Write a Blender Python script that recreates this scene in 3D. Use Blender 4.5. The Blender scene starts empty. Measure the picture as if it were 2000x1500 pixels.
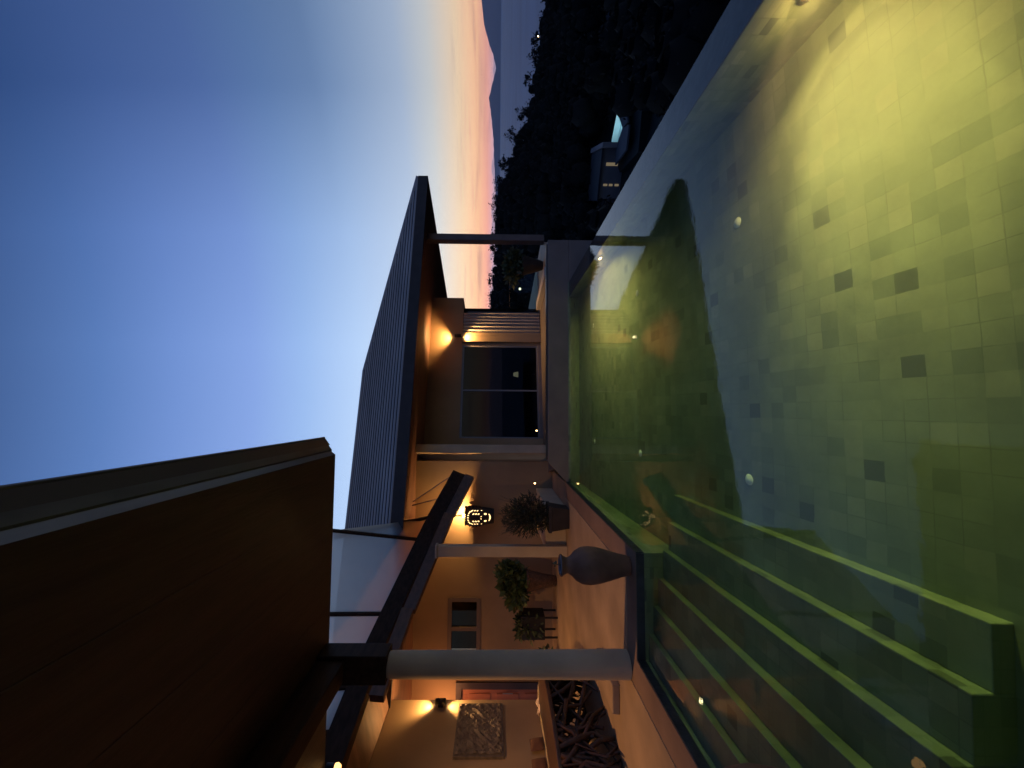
import bpy, math, random
from mathutils import Vector, Matrix
R = math.radians
sc = bpy.context.scene
COL = sc.collection
rnd = random.Random(7)

# ------------------------------------------------------------------ helpers
def lin(r, g, b, a=1.0):
    f = lambda c: (c / 255 / 12.92) if c / 255 <= 0.04045 else ((c / 255 + 0.055) / 1.055) ** 2.4
    return (f(r), f(g), f(b), a)

class MB:
    """collects faces that are linked as ONE mesh object"""
    def __init__(s):
        s.v, s.f, s.sm, s.mi = [], [], [], []
    def face(s, pts, smooth=False, mi=0):
        n = len(s.v); s.v.extend([tuple(p) for p in pts]); s.f.append(tuple(range(n, n + len(pts)))); s.sm.append(smooth); s.mi.append(mi)
    def grid(s, rows, smooth=True, closed=False, mi=0):
        n = len(s.v); w = len(rows[0])
        for r in rows: s.v.extend([tuple(p) for p in r])
        for i in range(len(rows) - 1):
            for j in range(w if closed else w - 1):
                k = (j + 1) % w
                s.f.append((n + i * w + j, n + i * w + k, n + (i + 1) * w + k, n + (i + 1) * w + j)); s.sm.append(smooth); s.mi.append(mi)
    def box(s, x0, x1, y0, y1, z0, z1, M=None, mi=0):
        p = [Vector((x, y, z)) for z in (z0, z1) for y in (y0, y1) for x in (x0, x1)]
        if M: p = [M @ q for q in p]
        n = len(s.v); s.v.extend([tuple(q) for q in p])
        for f in ((0, 2, 3, 1), (4, 5, 7, 6), (0, 1, 5, 4), (2, 6, 7, 3), (0, 4, 6, 2), (1, 3, 7, 5)):
            s.f.append(tuple(n + i for i in f)); s.sm.append(False); s.mi.append(mi)
    def prism(s, poly, off, mi=0):
        off = Vector(off); a = [Vector(p) for p in poly]; b = [p + off for p in a]
        n = len(s.v); m = len(a); s.v.extend([tuple(p) for p in a + b])
        fs = [tuple(n + i for i in range(m))[::-1], tuple(n + m + i for i in range(m))]
        fs += [(n + i, n + (i + 1) % m, n + m + (i + 1) % m, n + m + i) for i in range(m)]
        for f in fs: s.f.append(f); s.sm.append(False); s.mi.append(mi)
    def bar(s, a, b, w, h, up=(0, 0, 1), mi=0):
        a, b = Vector(a), Vector(b); d = (b - a).normalized(); u = Vector(up)
        sd = d.cross(u).normalized(); u = sd.cross(d)
        q = [sd * w / 2 + u * h / 2, -sd * w / 2 + u * h / 2, -sd * w / 2 - u * h / 2, sd * w / 2 - u * h / 2]
        s.prism([a + k for k in q], b - a, mi)
    def tube(s, pts, rad, n=8, cap=True):
        pts = [Vector(p) for p in pts]
        if not hasattr(rad, '__len__'): rad = [rad] * len(pts)
        rows = []
        for i, p in enumerate(pts):
            d = (pts[min(i + 1, len(pts) - 1)] - pts[max(i - 1, 0)]).normalized()
            u = Vector((0, 0, 1)) if abs(d.z) < .9 else Vector((1, 0, 0))
            a = d.cross(u).normalized(); b = d.cross(a)
            rows.append([p + (a * math.cos(t) + b * math.sin(t)) * rad[i] for t in [2 * math.pi * k / n for k in range(n)]])
        s.grid(rows, True, True)
        if cap: s.face(rows[0][::-1]); s.face(rows[-1])
    def lathe(s, prof, c, n=40):
        c = Vector(c)
        s.grid([[c + Vector((r * math.cos(t), r * math.sin(t), z)) for t in [2 * math.pi * k / n for k in range(n)]] for r, z in prof], True, True)
    def leaf(s, p, size, d=None, narrow=.5):
        d = d or Vector((rnd.gauss(0, 1), rnd.gauss(0, 1), rnd.gauss(0, 1)))
        d = d.normalized(); u = d.cross(Vector((rnd.gauss(0, 1), rnd.gauss(0, 1), rnd.gauss(0, 1)))).normalized()
        p = Vector(p); n = len(s.v)
        s.v.extend([tuple(p), tuple(p + d * size * .5 + u * size * narrow * .5), tuple(p + d * size), tuple(p + d * size * .5 - u * size * narrow * .5)])
        s.f.append((n, n + 1, n + 2, n + 3)); s.sm.append(False); s.mi.append(0)
    def build(s, name, mats, parent=None, bevel=0, **props):
        me = bpy.data.meshes.new(name); me.from_pydata(s.v, [], s.f)
        for m in (mats if isinstance(mats, (list, tuple)) else [mats]): me.materials.append(m)
        me.polygons.foreach_set('use_smooth', s.sm); me.polygons.foreach_set('material_index', s.mi); me.update()
        o = bpy.data.objects.new(name, me); COL.objects.link(o)
        if parent: o.parent = parent
        if bevel:
            b = o.modifiers.new('bevel', 'BEVEL'); b.width = bevel; b.segments = 2; b.limit_method = 'ANGLE'
        for k, v in props.items(): o[k] = v
        return o

def thing(name, label, cat, loc=(0, 0, 0), rotz=0, group=None):
    o = bpy.data.objects.new(name, None); COL.objects.link(o); o.location = loc; o.rotation_euler = (0, 0, rotz)
    o.empty_display_size = .1
    o['label'] = label; o['category'] = cat
    if group: o['group'] = group
    return o
def copy_tree(o, parent=None):
    c = o.copy(); COL.objects.link(c)
    if parent: c.parent = parent
    for ch in list(o.children):
        if ch is not c: copy_tree(ch, c)
    return c

# ------------------------------------------------------------------ materials
def mat(name, col, rough=.6, metal=0., var=.0, scale=3., bump=0., bscale=20., spec=.5, emit=None, estr=0., col2=None, stretch=(1, 1, 1), detail=4):
    m = bpy.data.materials.new(name); m.use_nodes = True; nt = m.node_tree; N, L = nt.nodes, nt.links
    p = N['Principled BSDF']; p.inputs['Roughness'].default_value = rough; p.inputs['Metallic'].default_value = metal
    p.inputs['Specular IOR Level'].default_value = spec
    p.inputs['Base Color'].default_value = (*col[:3], 1)
    tc = N.new('ShaderNodeTexCoord'); mp = N.new('ShaderNodeMapping'); mp.inputs['Scale'].default_value = stretch
    L.new(tc.outputs['Object'], mp.inputs['Vector'])
    if var or col2:
        nz = N.new('ShaderNodeTexNoise'); nz.inputs['Scale'].default_value = scale; nz.inputs['Detail'].default_value = detail
        L.new(mp.outputs[0], nz.inputs['Vector'])
        rp = N.new('ShaderNodeValToRGB'); rp.color_ramp.elements[0].position = .3; rp.color_ramp.elements[1].position = .7
        a = col2 or tuple(c * (1 - var) for c in col[:3]); b = col if col2 else tuple(min(1, c * (1 + var)) for c in col[:3])
        rp.color_ramp.elements[0].color = (*a[:3], 1); rp.color_ramp.elements[1].color = (*b[:3], 1)
        L.new(nz.outputs['Fac'], rp.inputs['Fac']); L.new(rp.outputs['Color'], p.inputs['Base Color'])
    if bump:
        n2 = N.new('ShaderNodeTexNoise'); n2.inputs['Scale'].default_value = bscale; n2.inputs['Detail'].default_value = 5
        L.new(mp.outputs[0], n2.inputs['Vector'])
        b = N.new('ShaderNodeBump'); b.inputs['Strength'].default_value = bump; b.inputs['Distance'].default_value = .02
        L.new(n2.outputs['Fac'], b.inputs['Height']); L.new(b.outputs['Normal'], p.inputs['Normal'])
    if emit:
        p.inputs['Emission Color'].default_value = (*emit[:3], 1); p.inputs['Emission Strength'].default_value = estr
    return m

def tile_mat():
    """green stone pool tile, 12 cm, each tile its own tone, thin joints"""
    m = bpy.data.materials.new('green_stone_tile'); m.use_nodes = True; nt = m.node_tree; N, L = nt.nodes, nt.links
    p = N['Principled BSDF']; p.inputs['Roughness'].default_value = .55
    def mth(op, a, b=None, c=None):
        n = N.new('ShaderNodeMath'); n.operation = op
        for i, x in enumerate((a, b, c)):
            if x is None: continue
            if hasattr(x, 'links'): L.new(x, n.inputs[i])
            else: n.inputs[i].default_value = x
        return n.outputs[0]
    tc = N.new('ShaderNodeTexCoord'); geo = N.new('ShaderNodeNewGeometry')
    warp = N.new('ShaderNodeTexNoise'); warp.inputs['Scale'].default_value = 9
    L.new(tc.outputs['Object'], warp.inputs['Vector'])
    wv = N.new('ShaderNodeVectorMath'); wv.operation = 'MULTIPLY_ADD'
    L.new(warp.outputs['Color'], wv.inputs[0]); wv.inputs[1].default_value = (.004,) * 3; L.new(tc.outputs['Object'], wv.inputs[2])
    sc_ = N.new('ShaderNodeVectorMath'); sc_.operation = 'MULTIPLY_ADD'
    L.new(wv.outputs[0], sc_.inputs[0]); sc_.inputs[1].default_value = (8.7, 8.7, 8.7); sc_.inputs[2].default_value = (.31, .27, .43)
    fl = N.new('ShaderNodeVectorMath'); fl.operation = 'FLOOR'; L.new(sc_.outputs[0], fl.inputs[0])
    fr = N.new('ShaderNodeVectorMath'); fr.operation = 'FRACTION'; L.new(sc_.outputs[0], fr.inputs[0])
    wn = N.new('ShaderNodeTexWhiteNoise'); wn.noise_dimensions = '3D'; L.new(fl.outputs[0], wn.inputs['Vector'])
    # joints
    sx = N.new('ShaderNodeSeparateXYZ'); L.new(fr.outputs[0], sx.inputs[0])
    sn = N.new('ShaderNodeSeparateXYZ'); L.new(geo.outputs['True Normal'], sn.inputs[0])
    line = None
    for i in range(3):
        d = mth('ABSOLUTE', mth('SUBTRACT', sx.outputs[i], .5))
        e = mth('MULTIPLY', mth('GREATER_THAN', d, .474), mth('LESS_THAN', mth('ABSOLUTE', sn.outputs[i]), .5))
        line = e if line is None else mth('MAXIMUM', line, e)
    rp = N.new('ShaderNodeValToRGB'); cr = rp.color_ramp; cr.interpolation = 'LINEAR'
    cr.elements[0].position = 0; cr.elements[0].color = (.075, .092, .07, 1)
    cr.elements[1].position = 1; cr.elements[1].color = (.225, .255, .175, 1)
    for pos, c in ((.016, (.10, .118, .085, 1)), (.022, (.135, .165, .115, 1)), (.2, (.172, .206, .142, 1)), (.75, (.192, .227, .155, 1))):
        e = cr.elements.new(pos); e.color = c
    L.new(wn.outputs['Value'], rp.inputs['Fac'])
    nz = N.new('ShaderNodeTexNoise'); nz.inputs['Scale'].default_value = 1.5; nz.inputs['Detail'].default_value = 9; nz.inputs['Roughness'].default_value = .65
    L.new(tc.outputs['Object'], nz.inputs['Vector'])
    mr = N.new('ShaderNodeMapRange'); mr.inputs[1].default_value = .3; mr.inputs[2].default_value = .7; mr.inputs[3].default_value = .66; mr.inputs[4].default_value = 1.25
    L.new(nz.outputs['Fac'], mr.inputs[0])
    mul = N.new('ShaderNodeMix'); mul.data_type = 'RGBA'; mul.blend_type = 'MULTIPLY'; mul.inputs[0].default_value = 1
    L.new(rp.outputs['Color'], mul.inputs[6]); L.new(mr.outputs[0], mul.inputs[7])
    # joints fade in and out along their length
    jn = N.new('ShaderNodeTexNoise'); jn.inputs['Scale'].default_value = 3.1; L.new(tc.outputs['Object'], jn.inputs['Vector'])
    jm = N.new('ShaderNodeMapRange'); jm.inputs[1].default_value = .42; jm.inputs[2].default_value = .62; jm.inputs[3].default_value = .0; jm.inputs[4].default_value = .42
    L.new(jn.outputs['Fac'], jm.inputs[0])
    gm = N.new('ShaderNodeMix'); gm.data_type = 'RGBA'
    L.new(mth('MULTIPLY', line, jm.outputs[0]), gm.inputs[0]); L.new(mul.outputs[2], gm.inputs[6]); gm.inputs[7].default_value = (.06, .07, .05, 1)
    L.new(gm.outputs[2], p.inputs['Base Color'])
    b = N.new('ShaderNodeBump'); b.inputs['Strength'].default_value = .25; b.inputs['Distance'].default_value = .01
    L.new(nz.outputs['Fac'], b.inputs['Height']); L.new(b.outputs['Normal'], p.inputs['Normal'])
    return m

def water_mat():
    m = bpy.data.materials.new('pool_water'); m.use_nodes = True; nt = m.node_tree; N, L = nt.nodes, nt.links
    N.remove(N['Principled BSDF']); out = N['Material Output']
    g = N.new('ShaderNodeBsdfGlass'); g.inputs['IOR'].default_value = 1.333; g.inputs['Roughness'].default_value = 0.0
    tc = N.new('ShaderNodeTexCoord')
    n1 = N.new('ShaderNodeTexNoise'); n1.inputs['Scale'].default_value = 2.6; n1.inputs['Detail'].default_value = 3
    n2 = N.new('ShaderNodeTexNoise'); n2.inputs['Scale'].default_value = 22; n2.inputs['Detail'].default_value = 2
    ad = N.new('ShaderNodeMath'); ad.operation = 'MULTIPLY_ADD'; ad.inputs[1].default_value = .22
    L.new(tc.outputs['Object'], n1.inputs['Vector']); L.new(tc.outputs['Object'], n2.inputs['Vector'])
    L.new(n2.outputs['Fac'], ad.inputs[0]); L.new(n1.outputs['Fac'], ad.inputs[2])
    b = N.new('ShaderNodeBump'); b.inputs['Strength'].default_value = .08; b.inputs['Distance'].default_value = .012
    L.new(ad.outputs[0], b.inputs['Height']); L.new(b.outputs['Normal'], g.inputs['Normal'])
    L.new(g.outputs[0], out.inputs['Surface'])
    v = N.new('ShaderNodeVolumeAbsorption'); v.inputs['Color'].default_value = (.47, .83, .56, 1); v.inputs['Density'].default_value = .55
    vs = N.new('ShaderNodeVolumeScatter'); vs.inputs['Color'].default_value = (.80, .92, .74, 1); vs.inputs['Density'].default_value = .075; vs.inputs['Anisotropy'].default_value = .45
    av = N.new('ShaderNodeAddShader'); L.new(v.outputs[0], av.inputs[0]); L.new(vs.outputs[0], av.inputs[1])
    L.new(av.outputs[0], out.inputs['Volume'])
    return m

def glass_mat(name, tint, transp=.5, rough=.02, ior=1.5, tl=None):
    """thin pane: clear transmission tinted by the pane, fresnel mirror on top"""
    m = bpy.data.materials.new(name); m.use_nodes = True; nt = m.node_tree; N, L = nt.nodes, nt.links
    N.remove(N['Principled BSDF']); out = N['Material Output']
    t = N.new('ShaderNodeBsdfTransparent'); t.inputs['Color'].default_value = (*[c * transp for c in tint[:3]], 1)
    g = N.new('ShaderNodeBsdfGlossy'); g.inputs['Roughness'].default_value = rough
    fr = N.new('ShaderNodeFresnel'); fr.inputs['IOR'].default_value = ior
    mx = N.new('ShaderNodeMixShader'); L.new(fr.outputs[0], mx.inputs[0]); L.new(t.outputs[0], mx.inputs[1]); L.new(g.outputs[0], mx.inputs[2])
    last = mx
    if tl:
        d = N.new('ShaderNodeBsdfTranslucent'); d.inputs['Color'].default_value = (*tl[:3], 1)
        tc = N.new('ShaderNodeTexCoord'); nz = N.new('ShaderNodeTexNoise'); nz.inputs['Scale'].default_value = 1.6; nz.inputs['Detail'].default_value = 6
        L.new(tc.outputs['Object'], nz.inputs['Vector'])
        mr = N.new('ShaderNodeMapRange'); mr.inputs[3].default_value = .72; mr.inputs[4].default_value = .97; L.new(nz.outputs['Fac'], mr.inputs[0])
        m2 = N.new('ShaderNodeMixShader'); L.new(mr.outputs[0], m2.inputs[0]); L.new(mx.outputs[0], m2.inputs[1]); L.new(d.outputs[0], m2.inputs[2]); last = m2
    L.new(last.outputs[0], out.inputs['Surface'])
    return m

def emis(name, col, s):
    m = bpy.data.materials.new(name); m.use_nodes = True; N, L = m.node_tree.nodes, m.node_tree.links
    N.remove(N['Principled BSDF']); e = N.new('ShaderNodeEmission'); e.inputs['Color'].default_value = (*col[:3], 1); e.inputs['Strength'].default_value = s
    L.new(e.outputs[0], N['Material Output'].inputs['Surface']); return m

TILE = tile_mat(); WATER = water_mat()
STONE_DK = mat('dark_wet_stone', (.035, .034, .034), .35, var=.35, scale=9, bump=.3)
DECK = mat('deck_sandstone', (.38, .255, .155), .62, var=.24, scale=1.5, bump=.18, bscale=14, detail=8)
COPING = mat('coping_sandstone', (.24, .15, .10), .6, var=.2, scale=2.2, bump=.2, bscale=18, detail=8)
TERR = mat('terrace_paving', (.15, .12, .10), .6, var=.2, scale=2)
PLASTER = mat('ochre_plaster', (.31, .205, .115), .85, var=.2, scale=.8, bump=.12, bscale=60, detail=8)
PLASTER_W = mat('cream_plaster', (.45, .35, .24), .85, var=.14, scale=1.6, bump=.12, bscale=60, detail=8)
PARAPET = mat('grey_render', (.195, .155, .135), .8, var=.12, scale=2.5, bump=.15, bscale=40, detail=8)
WOOD_DK = mat('dark_stained_timber', (.032, .018, .012), .65, spec=.15, var=.4, scale=3, bump=.25, bscale=14, stretch=(6, .7, 6))
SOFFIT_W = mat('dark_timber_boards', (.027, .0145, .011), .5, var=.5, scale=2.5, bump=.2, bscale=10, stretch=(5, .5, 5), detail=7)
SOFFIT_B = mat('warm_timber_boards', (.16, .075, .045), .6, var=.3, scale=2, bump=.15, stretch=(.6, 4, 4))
GUTTER = mat('grey_metal_gutter', (.085, .10, .115), .5, metal=.55, var=.3, scale=6, stretch=(1, .25, 1))
GUTTER_DK = mat('dark_metal_trim', (.03, .03, .034), .5)
ROOF = mat('slate_grey_roofing', (.37, .335, .315), .6, var=.22, scale=1.4, bump=.1, bscale=25, stretch=(.4, 3, 3))
ROOF_DK = mat('dark_fascia_and_course_shade', (.022, .017, .02), .6, var=.3, scale=4)
METAL_BK = mat('black_metal', (.012, .011, .011), .45)
CLAY = mat('brown_clay', (.17, .085, .055), .55, spec=.3, var=.3, scale=5, bump=.1, bscale=9)
CLAY_RIM = mat('glazed_rim', (.12, .10, .11), .18)
POT_DK = mat('dark_planter', (.03, .022, .018), .6, var=.3, scale=6)
WICKER = mat('woven_basket', (.09, .05, .03), .75, var=.45, scale=30, bump=.5, bscale=40)
LEAF = mat('dark_leaves', (.045, .06, .025), .55, var=.6, scale=6)
LEAF_G = mat('green_leaves', (.07, .10, .03), .5, var=.5, scale=8)
LEAF_FINE = mat('fine_dark_leaves', (.035, .036, .02), .6, var=.5, scale=8)
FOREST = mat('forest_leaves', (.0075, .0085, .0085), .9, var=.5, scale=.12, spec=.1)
BARK = mat('bark', (.04, .032, .028), .9, var=.3, scale=6, bump=.4)
GROUND = mat('dark_garden_soil', (.014, .017, .013), .95, var=.5, scale=.15)
GLASS_WIN = glass_mat('window_glass', (.7, .8, .9), .5, ior=1.38)
GLASS_BAL = glass_mat('balustrade_glass', (.84, .95, .93), .84, ior=1.45)
PANE = glass_mat('frosted_roof_pane', (.60, .64, .70), .5, rough=.25, ior=1.2, tl=(.98, .82, .62))
PANE_CL = glass_mat('clear_roof_pane', (.9, .84, .82), .9, ior=1.15, tl=None)
FRAME_GR = mat('grey_aluminium', (.16, .16, .18), .45, metal=.4)
SHUTTER = mat('pleated_fabric', (.36, .32, .29), .85, var=.1, scale=4)
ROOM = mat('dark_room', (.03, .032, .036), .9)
DOORW = mat('red_brown_door', (.34, .12, .055), .5, var=.25, scale=2.5, stretch=(6, 6, .6), bump=.15)
DOORFR = mat('dark_door_frame', (.05, .026, .02), .5, var=.3)
RELIEF = mat('carved_stone', (.22, .17, .13), .85, col2=(.07, .05, .04), scale=5, bump=.9, bscale=11, stretch=(1, 1, 2.2), detail=9)
RELIEF_E = mat('weathered_edge', (.13, .10, .08), .85, var=.3, scale=12)
DRIFT = mat('root_wood', (.045, .022, .014), .55, var=.5, scale=7, bump=.5, bscale=16)
DRIFT_TOP = mat('root_wood_slab', (.06, .028, .018), .4, var=.35, scale=4, stretch=(3, .5, 3), bump=.2)
CUSH = mat('brown_cushion', (.13, .06, .035), .9, bump=.2, bscale=120)
CLOTH = mat('pale_cloth', (.7, .52, .42), .85)
INLET = mat('white_plastic', (.95, .97, .93), .4)
BRASS = mat('lamp_ring', (.4, .38, .34), .3, metal=1)
SEA = mat('sea_water', (.085, .15, .26), .55, var=.25, scale=.0012, stretch=(1, 3, 1), spec=.5)
HILL = mat('far_hills', (.10, .145, .22), 1., var=.12, scale=.0008, spec=0)
NWALL = mat('pale_villa_wall', (.20, .16, .145), .9, var=.15, scale=.6)
NROOF = mat('flat_concrete_roof', (.03, .027, .027), .9)
NPAVE = mat('pale_paving', (.085, .08, .08), .9, var=.25, scale=.3)
TURQ = mat('turquoise_pool_lining', (.42, .66, .70), .4, var=.08, scale=.4)
WARM_E = emis('warm_lamp', (1, .62, .22), 9.)
WARM_HOT = emis('hot_lamp', (1, .78, .42), 30.)
BULB_E = emis('soft_bulb', (1, .52, .17), 3.)
WIN_E = emis('lit_window', (1, .80, .50), .16)
LANT_E = emis('lantern_glow', (1, .66, .27), 2.6)
GARD_E = emis('garden_lamp_glow', (1, .60, .22), 14.)
POOL_E = emis('pool_lamp_lens', (1, .60, .25), 26.)
POOL_E2 = emis('dim_pool_lamp_lens', (1, .50, .18), .5)

def spot(parent, loc, dirv, watts, col, ang, blend=.5, rad=.03):
    l = bpy.data.lights.new('light', 'SPOT'); l.energy = watts; l.color = col[:3]; l.spot_size = R(ang); l.spot_blend = blend; l.shadow_soft_size = rad
    o = bpy.data.objects.new('light', l); COL.objects.link(o); o.location = loc
    o.rotation_euler = Vector(dirv).to_track_quat('-Z', 'Y').to_euler()
    if parent: o.parent = parent
    return o
def flood(parent, loc, dirv, watts, col, spread, size=.13):
    l = bpy.data.lights.new('light', 'AREA'); l.shape = 'DISK'; l.size = size; l.energy = watts; l.color = col[:3]; l.spread = R(spread)
    o = bpy.data.objects.new('light', l); COL.objects.link(o); o.location = loc
    o.rotation_euler = Vector(dirv).to_track_quat('-Z', 'Y').to_euler(); o.parent = parent; o.visible_glossy = False; o.visible_transmission = False
    return o
def point(parent, loc, watts, col, rad=.03):
    l = bpy.data.lights.new('light', 'POINT'); l.energy = watts; l.color = col[:3]; l.shadow_soft_size = rad
    o = bpy.data.objects.new('light', l); COL.objects.link(o); o.location = loc
    if parent: o.parent = parent
    return o
AMBER = (1, .54, .18); AMBER2 = (1, .56, .20)

# ------------------------------------------------------------------ camera (the photograph lies on its side: the camera is turned a quarter)
cam = bpy.data.cameras.new('camera'); co = bpy.data.objects.new('camera', cam); COL.objects.link(co); sc.camera = co
PSI, T, TH = math.atan(53 / 790), math.atan(.0124), .008
fw = Vector((math.sin(PSI) * math.cos(T), math.cos(PSI) * math.cos(T), -math.sin(T)))
r0 = Vector((math.cos(PSI), -math.sin(PSI), 0)); u0 = r0.cross(fw)
RT = r0 * math.cos(TH) + u0 * math.sin(TH); UP = u0 * math.cos(TH) - r0 * math.sin(TH)
M = Matrix((-UP, RT, -fw)).transposed().to_4x4(); M.translation = Vector((0, 0, 1.6)); co.matrix_world = M
cam.sensor_fit = 'HORIZONTAL'; cam.sensor_width = 36; cam.lens = 36 * 790 / 2000; cam.shift_x = 23.2 / 2000; cam.clip_start = .05; cam.clip_end = 90000

# ------------------------------------------------------------------ sky
w = bpy.data.worlds.new('World'); sc.world = w; w.use_nodes = True
def build_sky():
    nt = w.node_tree; N, L = nt.nodes, nt.links; bg = N['Background']
    def mth(op, a, b=None, c=None, clamp=False):
        n = N.new('ShaderNodeMath'); n.operation = op; n.use_clamp = clamp
        for i, x in enumerate((a, b, c)):
            if x is None: continue
            if hasattr(x, 'links'): L.new(x, n.inputs[i])
            else: n.inputs[i].default_value = x
        return n.outputs[0]
    tc = N.new('ShaderNodeTexCoord'); nm = N.new('ShaderNodeVectorMath'); nm.operation = 'NORMALIZE'; L.new(tc.outputs['Generated'], nm.inputs[0])
    s = N.new('ShaderNodeSeparateXYZ'); L.new(nm.outputs[0], s.inputs[0])
    el = mth('MULTIPLY', mth('ARCSINE', s.outputs[2]), 180 / math.pi)
    # streaky low cloud: lifts or lowers the elevation that is looked up
    st = N.new('ShaderNodeMapping'); st.inputs['Scale'].default_value = (2.2, 2.2, 46); L.new(nm.outputs[0], st.inputs['Vector'])
    nz = N.new('ShaderNodeTexNoise'); nz.inputs['Scale'].default_value = 2.6; nz.inputs['Detail'].default_value = 8; nz.inputs['Roughness'].default_value = .55; nz.inputs['Distortion'].default_value = .4
    L.new(st.outputs[0], nz.inputs['Vector'])
    fac = mth('DIVIDE', mth('ADD', el, 2), 92, clamp=True)
    rp = N.new('ShaderNodeValToRGB'); cr = rp.color_ramp
    stops = [(-2, (150, 140, 165)), (-.2, (180, 160, 180)), (.5, (214, 164, 170)), (1.2, (244, 166, 140)), (2.3, (255, 192, 142)), (4.4, (255, 220, 178)), (7.6, (236, 235, 230)),
             (11, (208, 224, 246)), (18.6, (186, 213, 250)), (25, (157, 190, 240)), (30.6, (136, 167, 229)), (38, (114, 147, 211)), (44, (91, 126, 187)), (51, (69, 99, 152)), (90, (34, 54, 95))]
    while len(cr.elements) < len(stops): cr.elements.new(.5)
    for e, (d, c) in zip(cr.elements, stops): e.position = (d + 2) / 92; g_ = math.exp(3.2e-5 * min(15500, 640 / math.sin(R(max(d, .3))))) * (1.08 if .4 < d < 6 else 1); e.color = [q * g_ for q in lin(*c)[:3]] + [1]
    L.new(fac, rp.inputs['Fac'])
    # cloud streaks tint the lowest degrees
    band = N.new('ShaderNodeValToRGB'); b = band.color_ramp; b.elements[0].position = 0; b.elements[0].color = (0, 0, 0, 1); b.elements[1].position = 1; b.elements[1].color = (0, 0, 0, 1)
    for d, v in ((.2, .2), (1.5, .6), (4.0, .4), (6, .0)):
        e = b.elements.new((d + 2) / 92); e.color = (v, v, v, 1)
    L.new(fac, band.inputs['Fac'])
    ck = mth('MULTIPLY', mth('MULTIPLY', mth('SUBTRACT', nz.outputs['Fac'], .5), 5.5, clamp=True), band.outputs['Color'])
    cl = N.new('ShaderNodeMix'); cl.data_type = 'RGBA'; L.new(ck, cl.inputs[0]); L.new(rp.outputs['Color'], cl.inputs[6])
    ct = N.new('ShaderNodeValToRGB'); L.new(mth('DIVIDE', el, 8, clamp=True), ct.inputs['Fac'])
    ct.color_ramp.elements[0].color = lin(205, 140, 140); ct.color_ramp.elements[1].color = lin(220, 205, 200)
    e = ct.color_ramp.elements.new(.3); e.color = lin(228, 175, 155)
    L.new(ct.outputs['Color'], cl.inputs[7])
    # lumpy purple cloud bank sitting on the horizon
    n3 = N.new('ShaderNodeTexNoise'); n3.inputs['Scale'].default_value = 9; n3.inputs['Detail'].default_value = 7
    m3 = N.new('ShaderNodeMapping'); m3.inputs['Scale'].default_value = (2, 2, 5); L.new(nm.outputs[0], m3.inputs['Vector']); L.new(m3.outputs[0], n3.inputs['Vector'])
    top = mth('MULTIPLY_ADD', n3.outputs['Fac'], 2.4, -.55)
    k = mth('MULTIPLY', mth('MULTIPLY', mth('SUBTRACT', top, el), 5, clamp=True), .8)
    cb = N.new('ShaderNodeMix'); cb.data_type = 'RGBA'; L.new(k, cb.inputs[0]); L.new(cl.outputs[2], cb.inputs[6]); cb.inputs[7].default_value = lin(186, 164, 186)
    # brightness falls away from the sunset
    hl = mth('SQRT', mth('ADD', mth('MULTIPLY', s.outputs[0], s.outputs[0]), mth('MULTIPLY', s.outputs[1], s.outputs[1])))
    A = R(-6)
    c = mth('DIVIDE', mth('ADD', mth('MULTIPLY', s.outputs[0], math.sin(A)), mth('MULTIPLY', s.outputs[1], math.cos(A))), mth('MAXIMUM', hl, .02))
    ang = mth('DIVIDE', mth('ARCCOSINE', mth('MAXIMUM', mth('MINIMUM', c, 1.), -1.)), math.pi)
    az = N.new('ShaderNodeValToRGB'); a = az.color_ramp
    pts = [(0, (1, 1, 1)), (15, (.97, .98, .99)), (30, (.72, .76, .82)), (46, (.29, .35, .44)), (58, (.22, .27, .345)), (90, (.24, .32, .46)), (180, (.25, .34, .50))]
    while len(a.elements) < len(pts): a.elements.new(.5)
    for e, (d, cc) in zip(a.elements, pts): e.position = d / 180; e.color = (*cc, 1)
    L.new(ang, az.inputs['Fac'])
    # near the zenith azimuth stops mattering
    zm = N.new('ShaderNodeMix'); zm.data_type = 'RGBA'; L.new(mth('MULTIPLY', mth('SUBTRACT', el, 60), 1 / 30, clamp=True), zm.inputs[0])
    L.new(az.outputs['Color'], zm.inputs[6]); zm.inputs[7].default_value = (.7, .74, .8, 1)
    lo = N.new('ShaderNodeMix'); lo.data_type = 'RGBA'; L.new(mth('MAXIMUM', mth('MULTIPLY_ADD', el, .75 / 20, .25, clamp=True), mth('MULTIPLY_ADD', ang, 180 / 40, -52 / 40, clamp=True)), lo.inputs[0]); lo.inputs[6].default_value = (1, 1, 1, 1); L.new(zm.outputs[2], lo.inputs[7]); zm = lo
    mu = N.new('ShaderNodeMix'); mu.data_type = 'RGBA'; mu.blend_type = 'MULTIPLY'; mu.inputs[0].default_value = 1
    L.new(cb.outputs[2], mu.inputs[6]); L.new(zm.outputs[2], mu.inputs[7])
    L.new(mu.outputs[2], bg.inputs['Color']); bg.inputs['Strength'].default_value = 1.0
build_sky()

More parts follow.
